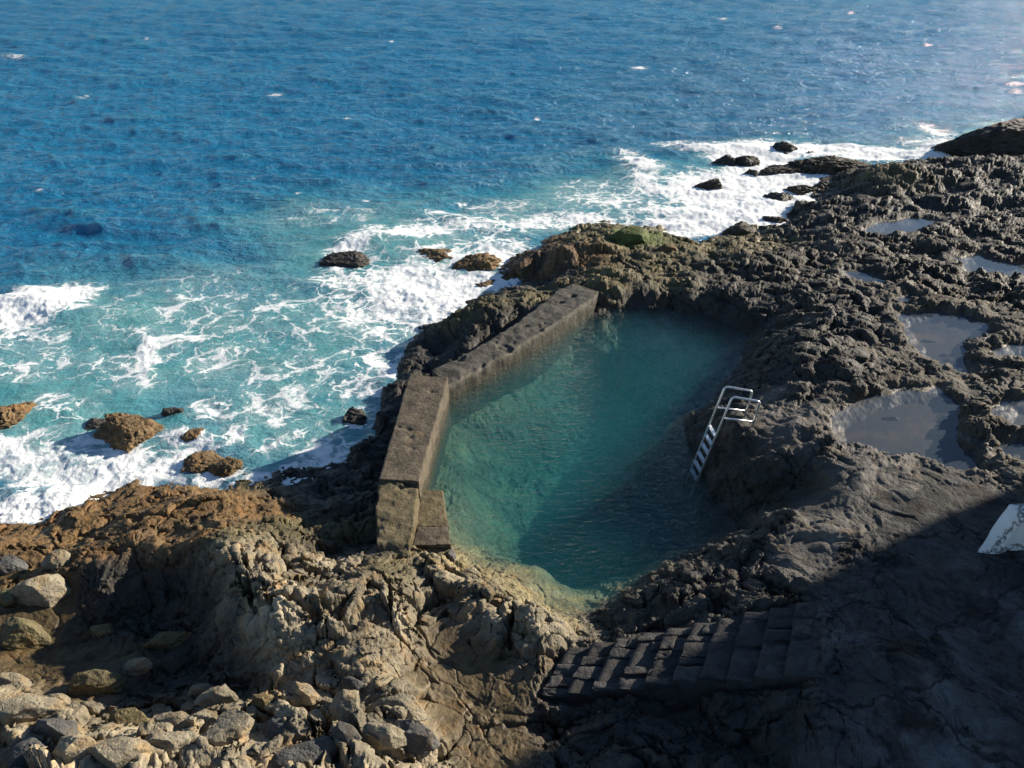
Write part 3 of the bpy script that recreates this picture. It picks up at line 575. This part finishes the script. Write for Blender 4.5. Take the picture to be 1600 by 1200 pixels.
# stairs of rough stone
n = NT('stair stone'); p = n.pos()
oi = n.attr('stone')
cc = n.mix(oi, (.024, .022, .021), (.065, .06, .057)); v = n.rng(n.noise(p, 9.0, 6, .65), .3, .7, .6, 1.4)
cc = n.mix(1.0, cc, n.n('ShaderNodeCombineColor', {0: v, 1: v, 2: v}).outputs[0], 'MULTIPLY')
M_STAIR = n.surf(n.pbr(cc, .85, n.bump(n.noise(p, 16.0, 7, .65), .8, .04)))
M_MORTAR = concrete_mat('grey mortar', (.05, .047, .045), .5)
stairs = empty('stone_staircase', tuple(U(1090, 1030, 1.5)))
tag(stairs, 'rough stone staircase in deep shade descending from the pavement towards the pool', 'staircase')
sr = np.random.default_rng(11)
for k in range(NS + 1):
    t0 = (k - 1) / NS if k else -.16; t1 = k / NS
    zt = ZT + (ZB - ZT) * k / NS
    c0 = A0 + (AN - A0) * t0; c1 = A0 + (AN - A0) * (t1 + .015); w0 = Wv + (WvN - Wv) * t0; w1 = Wv + (WvN - Wv) * t1
    vsx, fsx, ids = [], [], []; nst = int(sr.integers(4, 6)); cuts = np.r_[0, np.sort((np.arange(1, nst) + sr.uniform(-.4, .4, nst - 1)) / nst), 1]
    for a_, b_ in zip(cuts[:-1], cuts[1:]):
        rows = [(0, 1)] if (k and sr.random() < .7) else [(0, .52), (.52, 1)]
        for r0, r1 in rows:
            def pt(s, r):
                q0 = c0 + w0 * s; q1 = c1 + w1 * s; return q0 + (q1 - q0) * r
            g = .02; ap, bp = a_ + g, b_ - g; dz = sr.uniform(-.045, .025); tl = sr.uniform(-.04, .04)
            cor = [pt(ap, r0 + .02) * [1, 1, 0] + [0, 0, zt + dz], pt(bp, r0 + .02) * [1, 1, 0] + [0, 0, zt + dz + tl], pt(bp, r1 + sr.uniform(-.05, .05)) * [1, 1, 0] + [0, 0, zt + dz + tl - .02], pt(ap, r1 + sr.uniform(-.05, .05)) * [1, 1, 0] + [0, 0, zt + dz - .015]]
            N = 9; aa = np.linspace(0, 1, N); top = np.array([[(cor[0] * (1 - i) + cor[1] * i) * (1 - j) + (cor[3] * (1 - i) + cor[2] * i) * j for i in aa] for j in aa])
            ed = np.minimum(np.minimum(aa, 1 - aa)[:, None], np.minimum(aa, 1 - aa)[None, :]); top[..., 2] -= .014 * (1 - ss(0, .16, ed))
            rim = np.concatenate([top[0], top[1:, -1], top[-1, ::-1][1:], top[::-1, 0][1:]]); cen = rim.mean(0)
            low = rim.copy(); low[:, 2] -= .5; base = sum(len(v_) for v_ in vsx)
            vsx.append(top.reshape(-1, 3)); fsx.append(gridf(N, N) + base); b2 = base + N * N; vsx.append(np.stack([rim, low]).reshape(-1, 3)); fsx.append(gridf(2, len(rim)) + b2)
            ids.append(np.full(N * N + 2 * len(rim), sr.random()))
    v = np.concatenate(vsx); v[:, 2] += .05 * f3(v * 5, 40 + k, 4, .6); v[:, 0] += .035 * f3(v * 5, 50 + k, 4); v[:, 1] += .035 * f3(v * 5, 60 + k, 4)
    o = mesh_np('landing' if k == 0 else 'step', v, np.concatenate(fsx), M_STAIR, smooth=True, attrs={'stone': np.concatenate(ids)})
    # mortar bed under the stones
    cor = [c0 + w0 * .0, c0 + w0, c1 + w1, c1 + w1 * .0]; cor = [np.array([q_[0], q_[1], zt - .05]) for q_ in cor]
    bed = loft('mortar_bed', [[cor[0], cor[3], cor[3] - [0, 0, .5], cor[0] - [0, 0, .5]], [cor[1], cor[2], cor[2] - [0, 0, .5], cor[1] - [0, 0, .5]]], M_MORTAR, 16, 6, 6, .02, 4, 70 + k)
    local(o, stairs); bed.data.transform(Matrix.Translation(-stairs.location)); bed.parent = o

# white painted parapet at the right edge
n = NT('flaking white paint'); p = n.pos()
ck = n.vor(n.n('ShaderNodeVectorMath', {0: p, 1: n.noise(p, 3.0, 4, .6, 0, True)}, operation='ADD').outputs[0], 1.5, 'DISTANCE_TO_EDGE')
chip = n.math('MAXIMUM', n.rng(ck, .0, .07, 1, 0), n.rng(n.noise(p, 3.3, 6, .65), .62, .66, 0, 1))
cc = n.mix(chip, n.mix(n.rng(n.noise(p, 4.0, 5), .3, .7), (.80, .80, .78), (.68, .68, .66)), (.10, .095, .09))
M_WHITE = n.surf(n.pbr(cc, .6, n.bump(n.math('SUBTRACT', n.noise(p, 12.0, 5), chip), .6, .02)))
B1, B2, T1, T2 = U(1560, 866, PL), U(1526, 864, PL), U(1603, 806, PL + .8), U(1577, 788, PL + .8)
def ps(l, r, z): return [[l[0], l[1], z], [r[0], r[1], z], [r[0], r[1], PL - .6], [l[0], l[1], PL - .6]]
rt = np.array([2.6, -.1, 0])
par = loft('white_parapet', [ps(B2, B1, PL), ps((B2 + T2) / 2, (B1 + T1) / 2, PL + .44), ps(T2, T1, PL + .8), ps(T2 + rt * .2, T1 + rt * .2, PL + .9), ps(T2 + rt, T1 + rt, PL + .95)], M_WHITE, 60, 12, 16, .03, 2.2, 90)
tag(par, 'low white wall with cracked flaking paint and a sloping end on the pavement', 'wall')

# ------------------------------------------------------------------ ladder
n = NT('stainless steel'); p = n.pos()
M_STEEL = n.surf(n.pbr((.72, .73, .74), n.rng(n.noise(p, 20.0, 3), .3, .7, .22, .42), None, Metallic=.75))
def tube(name, pts, r, mat, parent, res=10, rad=.09):
    """a bent tube with rounded corners"""
    pts = [Vector(q) for q in pts]; path = [pts[0]]
    for a, b, c in zip(pts, pts[1:], pts[2:]):
        d1 = (a - b); d2 = (c - b); rr = min(rad, d1.length * .45, d2.length * .45); s = b + d1.normalized() * rr; e = b + d2.normalized() * rr
        for i in range(7):
            t = i / 6; path.append((1 - t) ** 2 * s + 2 * t * (1 - t) * b + t * t * e)
    path.append(pts[-1]); bm = bmesh.new(); rings = []; up = Vector((.3, .2, .9))
    for i, q in enumerate(path):
        d = (path[min(i + 1, len(path) - 1)] - path[max(i - 1, 0)]).normalized(); x = d.cross(up).normalized(); y = x.cross(d).normalized(); up = y
        rings.append([bm.verts.new(q + r * (x * math.cos(a) + y * math.sin(a))) for a in [2 * math.pi * k / res for k in range(res)]])
    for A, B in zip(rings, rings[1:]):
        for k in range(res): bm.faces.new((A[k], A[(k + 1) % res], B[(k + 1) % res], B[k])).smooth = True
    bm.faces.new(rings[0][::-1]); bm.faces.new(rings[-1])
    bmesh.ops.recalc_face_normals(bm, faces=bm.faces)
    me = bpy.data.meshes.new(name); bm.to_mesh(me); bm.free(); me.materials.append(mat)
    o = bpy.data.objects.new(name, me); COL.objects.link(o); return local(o, parent)
lz = 1.8
for _ in range(4): q_ = U(1173.5, 670, lz); lz = .5 * lz + .5 * float(ground(q_[0], q_[1]))
lz = min(max(lz, 1.6), 2.1); print('ladder foot', lz)
foot = U(1094, 740, POOL); bend = U(1144, 620, lz + .84); back = U(1188, 627.5, lz + .79); leg = U(1173.5, 670, lz)
off = ((U(1087, 722, POOL) - foot) + (U(1130, 603.5, lz + .84) - bend)) / 2
ladder = empty('pool_ladder', tuple(leg)); tag(ladder, 'stainless steel ladder with two looped handrails going down the dark rock into the pool', 'ladder')
for s in (0, 1):
    o_ = off * s; below = foot - (bend - foot) * .30
    rail = tube('side_rail', [below + o_, bend + o_, back + o_, leg + o_ - [0, 0, .12]], .026, M_STEEL, ladder)
    t = .27; q0 = bend + (foot - bend) * t + o_; q1 = back + (leg - back) * .74 + o_
    tube('crossbar', [q0, q1], .022, M_STEEL, ladder)
    fl = tube('base_plate', [leg + o_ - [0, 0, .05], leg + o_ + [0, 0, .02]], .075, M_STEEL, ladder, 16)
ld = (bend - foot) / np.linalg.norm(bend - foot); ov = off / np.linalg.norm(off); tn_ = np.cross(ov, ld); hz = np.array([ld[0], ld[1], 0]); hz /= np.linalg.norm(hz)
for k in range(6):
    c = bend + (foot - bend) * (.50 + .118 * k)
    bm = bmesh.new(); q = []
    for a_, b_ in ((0.02, -.5), (.98, -.5), (.98, .5), (0.02, .5)):
        q.append(c + off * a_ + hz * b_ * .10 - [0, 0, .0])
    vt = [bm.verts.new(x) for x in q]; vb = [bm.verts.new(x - np.array([0, 0, .028])) for x in q]
    bm.faces.new(vt); bm.faces.new(vb[::-1])
    for i in range(4): bm.faces.new((vt[i], vb[i], vb[(i + 1) % 4], vt[(i + 1) % 4]))
    bmesh.ops.recalc_face_normals(bm, faces=bm.faces); bmesh.ops.bevel(bm, geom=bm.edges[:], offset=.006, segments=2, affect='EDGES')
    me = bpy.data.meshes.new('tread'); bm.to_mesh(me); bm.free(); me.materials.append(M_STEEL); o = bpy.data.objects.new('tread', me); COL.objects.link(o); local(o, ladder)

# ------------------------------------------------------------------ loose rocks
MR = {'moss': rock_material('green mossy rock', (.085, .105, .03), .2), 'tan': rock_material('tan boulder', (.23, .198, .14), .05), 'olive': rock_material('olive boulder', (.13, .108, .055), .3), 'grey': rock_material('grey boulder', (.085, .083, .078), .1),
      'brown': rock_material('brown weedy rock', (.145, .095, .045), .35), 'black': rock_material('black wet rock', (.04, .035, .03), .7), 'dark': rock_material('dark basalt rock', (.062, .054, .042), .35)}
def rock(name, c, size, mat, seed, sub=5, facets=7, rough=.18, yaw=0.0, sink=.3):
    """an irregular rock: a ball cut by planes, then roughened; size = length, depth, height above its base"""
    r_ = np.random.default_rng(seed); bm = bmesh.new(); bmesh.ops.create_icosphere(bm, subdivisions=sub, radius=1)
    v = np.array([q.co[:] for q in bm.verts]); f = np.array([[q.index for q in g.verts] for g in bm.faces]); bm.free()
    for _ in range(facets):
        nn = r_.standard_normal(3); nn[2] = abs(nn[2]) * .8; nn /= np.linalg.norm(nn); d = r_.uniform(.42, .76); ex = np.maximum(v @ nn - d, 0); v -= nn * ex[:, None] * .9
    L, D, Hh = size; s_ = np.array([L / 2, D / 2, Hh * .62]); ext = np.abs(v).max(0); v = v / ext
    o3 = r_.uniform(-50, 50, 3); m = (L + D) / 2
    k = 1 + rough * 1.1 * f3(v * 1.1 + o3, 1, 3) + rough * .8 * f3(v * (1.3 * m + 1.5) + o3, 4, 5, .6, True)
    v = v * k[:, None] * s_
    fq = np.array([L, D, Hh]); v += .02 * m ** .5 * np.stack([f3(v * 7 + o3, 7, 3), f3(v * 7 + o3, 9, 3), f3(v * 7 + o3, 11, 3)], -1) * (rough / .18)
    cy_, sy_ = math.cos(R(yaw)), math.sin(R(yaw)); v = np.stack([v[:, 0] * cy_ - v[:, 1] * sy_, v[:, 0] * sy_ + v[:, 1] * cy_, v[:, 2]], -1)
    o = mesh_np(name, v, f, MR[mat]); o.location = (c[0], c[1], c[2] + Hh * (.5 - sink)); return o
GS = 'boulders at the foot of the left foreground'
def shore_rock(px, py, wpx, hpx, z, mat, label, group=GS, cat='boulder', sub=5, rough=.13, facets=14, yaw=None, name='boulder', flat=.62):
    s = SC(px, py, z); c = U(px, py, z); sd = (H - z) / math.hypot(c[1], H - z); cd = math.sqrt(1 - sd * sd)
    if group == GS: wpx *= 1.08; hpx *= 1.08
    L = wpx / s; hv = hpx / s; D = min(hv / (sd + .55 * cd) * 1.05, L * 1.5); Hh = D * flat + .06
    k = abs(int(px * 7 + py * 13)); y = yaw if yaw is not None else (k % 41) - 20
    zg = float(ground(c[0], c[1])); zg = min(max(zg, z - .25), z + .15)
    o = rock(name, (c[0], c[1], zg + (.05 if group == GS else -.02)), (L, D, Hh), mat, k, sub, facets, rough, y); tag(o, label, cat, group); return o
B = shore_rock
B(72, 926, 96, 52, .85, 'tan', 'cracked pale boulder alone among brown weed near the left edge'); B(16, 884, 46, 30, .85, 'grey', 'small grey boulder at the left edge just below the weedy shoreline')
B(92, 882, 36, 30, .85, 'tan', 'small squarish boulder behind the cracked pale boulder on the weed'); B(38, 986, 74, 64, .85, 'olive', 'large round olive boulder sitting in the brown water at the left edge')
B(40, 1125, 110, 62, 1.6, 'tan', 'big smooth pale boulder at the left edge above the grey bottom row'); B(94, 1148, 92, 46, 1.8, 'grey', 'dark grey rounded boulder in front of the big smooth pale boulder')
B(30, 1175, 110, 70, 1.9, 'grey', 'grey boulder in the bottom left corner of the photograph'); B(125, 1176, 110, 62, 1.9, 'tan', 'pale rounded boulder on the bottom edge beside the corner boulder')
B(190, 1186, 120, 66, 1.9, 'tan', 'wide pale boulder with a grey top on the bottom edge'); B(92, 1100, 46, 34, 1.3, 'tan', 'small pale boulder perched behind the big smooth pale boulder')
B(259, 1168, 92, 50, 1.8, 'tan', 'broad flat pale boulder right of the wide bottom edge boulder'); B(277, 1132, 70, 40, 1.5, 'tan', 'pale wedge boulder standing behind the broad flat one')
B(322, 1134, 66, 42, 1.5, 'tan', 'pale tilted block between the wedge boulder and the pointed block'); B(345, 1100, 64, 34, 1.4, 'tan', 'long pale block lying at the lower end of the dark hollow')
B(371, 1146, 80, 56, 1.7, 'tan', 'pale pointed block in the middle of the bottom heap'); B(402, 1172, 70, 50, 1.9, 'grey', 'dark smooth boulder below the pale pointed block')
B(440, 1140, 60, 60, 1.7, 'grey', 'upright grey split rock beside the pale pointed block'); B(466, 1176, 120, 70, 1.9, 'grey', 'largest grey lumpy boulder on the bottom edge')
B(500, 1128, 44, 40, 1.5, 'tan', 'pale upright block behind the largest grey boulder'); B(544, 1124, 52, 66, 1.5, 'tan', 'long narrow block leaning towards the brown shelf', yaw=55)
B(555, 1078, 42, 34, 1.5, 'grey', 'round smooth grey boulder at the edge of the brown shelf'); B(626, 1118, 98, 52, 1.4, 'tan', 'big flat pale slab resting on the brown shelf', flat=.45)
B(588, 1098, 50, 36, 1.4, 'tan', 'pale angular block between the round boulder and the flat slab'); B(540, 1160, 54, 40, 1.7, 'grey', 'grey block below the long narrow leaning block')
B(536, 1196, 90, 40, 1.9, 'grey', 'grey boulder cut off by the bottom edge under the leaning block'); B(200, 1128, 60, 38, 1.4, 'olive', 'olive boulder half hidden in shade above the bottom heap')
B(150, 1066, 76, 50, 1.0, 'olive', 'broad olive boulder in the brown water above the bottom heap'); B(208, 1034, 46, 30, .95, 'tan', 'small pale rock catching the sun inside the dark hollow')
B(157, 983, 32, 28, .8, 'olive', 'small olive stone left of the dark hollow'); B(258, 990, 66, 30, .9, 'olive', 'weedy olive rock lit in the middle of the dark hollow')
B(312, 1080, 44, 30, 1.1, 'tan', 'small pale block in the shade above the long pale block'); B(600, 1160, 70, 44, 1.6, 'tan', 'pale block in front of the flat slab')
B(650, 1168, 80, 44, 1.4, 'grey', 'grey flat rock at the lower end of the brown shelf'); B(480, 1098, 50, 30, 1.5, 'tan', 'pale low block below the cracked rock mass')
B(20, 1075, 60, 34, 1.1, 'tan', 'pale stone at the left edge above the big smooth boulder'); B(10, 935, 40, 30, .85, 'olive', 'olive stone at the left edge below the small grey boulder')
B(420, 1110, 40, 28, 1.4, 'olive', 'olive stone between the long pale block and the split rock'); B(705, 868, 20, 26, .95, 'grey', 'small grey stone leaning on the step block by the pool', group='stones by the pool')
B(735, 890, 40, 22, 1.0, 'tan', 'pale stone at the pool edge beside the step block', group='stones by the pool'); B(868, 985, 34, 22, 1.1, 'grey', 'grey stone on the ridge at the near corner of the pool', group='stones by the pool')
B(940, 1010, 26, 20, 1.3, 'dark', 'dark stone beside the lowest stair', group='stones by the pool')
GT = 'stones lying in the tide pools'
for a in [(1392, 646, 32, 13, 1.92, 'dark', 'dark low stone in the middle of the large near tide pool'), (1432, 699, 20, 9, 1.92, 'dark', 'small dark stone near the pavement side of the large tide pool'), (1378, 704, 34, 18, 1.95, 'dark', 'round dark stone on the edge of the large tide pool by the pavement'),
          (1454, 526, 28, 9, 1.78, 'dark', 'flat dark stone in the upper curved tide pool'), (1476, 548, 14, 7, 1.78, 'dark', 'tiny dark stone below the flat one in the curved tide pool')]:
    B(*a, group=GT, cat='stone', sub=4, name='stone', flat=.35)
GW = 'rocks standing in the surf'
def sea_rock(px, py, wpx, hgt, dep, mat, label, z=0.0, sub=6, rough=.32, facets=8, yaw=0):
    s = SC(px, py, z); c = U(px, py, z); L = wpx / s * 1.08
    o = rock('sea_rock', (c[0], c[1], z - .15), (L, L * dep, hgt * 1.2), mat, int(px * 3 + py * 17), sub, facets, rough, yaw, sink=.28); tag(o, label, 'rock', GW); return o
S = sea_rock
S(210, 678, 98, .72, .85, 'brown', 'largest orange-brown weedy rock standing in the white surf', sub=6); S(14, 650, 88, .5, .9, 'brown', 'orange-brown rock cut off by the left edge in the surf', sub=6)
S(288, 680, 52, .3, .9, 'brown', 'low brown rock just right of the largest orange-brown rock'); S(315, 716, 56, .2, .9, 'brown', 'low split brown rock between the largest rock and the shore', sub=6); S(360, 724, 50, .22, .9, 'brown', 'knobbly brown rock nearest the blue shaded surf')
S(146, 666, 46, .28, .7, 'black', 'low black rock awash left of the largest orange-brown rock'); S(272, 645, 30, .35, .8, 'black', 'dark wet rock peeping out behind the largest orange-brown rock')
S(553, 656, 42, .5, .8, 'black', 'small black rock alone in the water left of the wide wall'); S(574, 712, 40, .5, 1.4, 'black', 'black wet rock against the foot of the wide wall'); S(600, 664, 36, .6, 1.8, 'black', 'upper black rock against the sea side of the wide wall')
S(552, 410, 86, .4, .7, 'black', 'long dark rock awash at the outer edge of the foam'); S(735, 415, 70, .5, .8, 'brown', 'brown rock in the foam left of the weedy headland'); S(757, 443, 40, .26, .7, 'brown', 'small brown rock awash in the cove'); S(690, 400, 90, .3, .7, 'brown', 'flat reddish rock skimmed by foam beyond the cove')
S(1162, 364, 50, .5, .9, 'dark', 'dark rock at the foam edge beyond the green mossy rock'); S(1112, 290, 44, .45, .8, 'black', 'dark rounded rock alone in the white water'); S(1216, 236, 40, .65, .9, 'black', 'jagged black rock standing farthest out in the surf'); S(1130, 256, 40, .5, .8, 'black', 'low black rock left of the pair in the far surf')
S(1166, 257, 34, .5, .9, 'black', 'knob of black rock in the middle of the far surf'); S(1176, 271, 26, .45, .9, 'dark', 'olive dark rock just in front of the black knob'); S(1240, 266, 96, .5, .6, 'dark', 'long flat weedy ledge in the far surf', sub=6); S(1300, 262, 110, 1.0, .7, 'dark', 'broad dark rock at the right end of the flat ledge', sub=6)
S(1220, 312, 50, .5, .8, 'black', 'black rock in the white water below the flat ledge'); S(1212, 344, 36, .4, .8, 'dark', 'small dark rock beside the stepped shore'); S(1250, 296, 50, .4, .8, 'dark', 'weedy low rock between the ledge and the shore'); S(1290, 292, 46, .4, .8, 'dark', 'dark low rock next to the tall ridge'); S(1256, 328, 60, .4, .9, 'dark', 'dark rough rock at the foot of the stepped shore')
S(1268, 240, 18, .3, .8, 'black', 'tiny black rock awash behind the flat ledge'); S(1310, 312, 60, .5, .9, 'dark', 'dark ledge rock against the tall ridge')
S(1598, 238, 250, 2.0, .55, 'black', 'big black rock in the upper right corner with surf in front', sub=6, rough=.15); S(1512, 236, 90, .7, .6, 'black', 'low black toe of rock left of the big corner rock')
GP = 'rocks on the weedy headland'
for a in [(990, 372, 90, 34, 1.0, 'moss', 'green mossy rock on top of the headland'), (1040, 395, 40, 22, .9, 'brown', 'brown rock right of the green mossy rock'), (1240, 520, 60, 44, 2.4, 'dark', 'smooth dark boulder above the far right side of the pool'), (1265, 545, 46, 36, 2.6, 'dark', 'smooth dark boulder behind the ladder rock')][:2]:
    B(*a, group=GP, cat='rock', name='rock')

# ------------------------------------------------------------------ house right of the frame, whose shade falls over the stairs
shd = np.array([SUN.x, SUN.y]) / math.hypot(SUN.x, SUN.y)
corner = U(1521, 786, PL)[:2] + shd * 18.0; ht = 13.8
M_HOUSE = concrete_mat('white render', (.72, .70, .66), .3, .9, .01, (.85, .82, .78), .5)
n = NT('window glass'); M_GLASS = n.surf(n.pbr((.03, .04, .05), .08, None))
n = NT('terracotta roof'); p = n.pos(); M_ROOF = n.surf(n.pbr(n.mix(n.noise(p, 5.0, 4), (.28, .10, .05), (.38, .17, .09)), .8))
def boxm(name, x0, x1, y0, y1, z0, z1, mat, root):
    bm = bmesh.new(); bmesh.ops.create_cube(bm, size=1)
    for v in bm.verts: v.co = Vector(((x0 + x1) / 2 + v.co.x * (x1 - x0), (y0 + y1) / 2 + v.co.y * (y1 - y0), (z0 + z1) / 2 + v.co.z * (z1 - z0)))
    bmesh.ops.bevel(bm, geom=bm.edges[:], offset=.02, segments=2, affect='EDGES')
    me = bpy.data.meshes.new(name); bm.to_mesh(me); bm.free(); me.materials.append(mat); o = bpy.data.objects.new(name, me); COL.objects.link(o); o.parent = root; return o
hs = empty('seafront_house', (corner[0], corner[1], PL)); tag(hs, 'white rendered house standing to the right above the pavement', 'house')
HH = ht - PL
boxm('wall', 0, 9, -16, 0, -.5, HH - .2, M_HOUSE, hs); rf = boxm('roof', -.02, 9.2, -16.2, .02, HH - .197, HH, M_ROOF, hs)
for y in (-2.5, -6, -10):
    fr = boxm('window', -.06, .1, y - .6, y + .6, 1.0, 2.3, M_WHITE, hs); boxm('pane', -.08, .0, y - .5, y + .5, 1.1, 2.2, M_GLASS, fr)
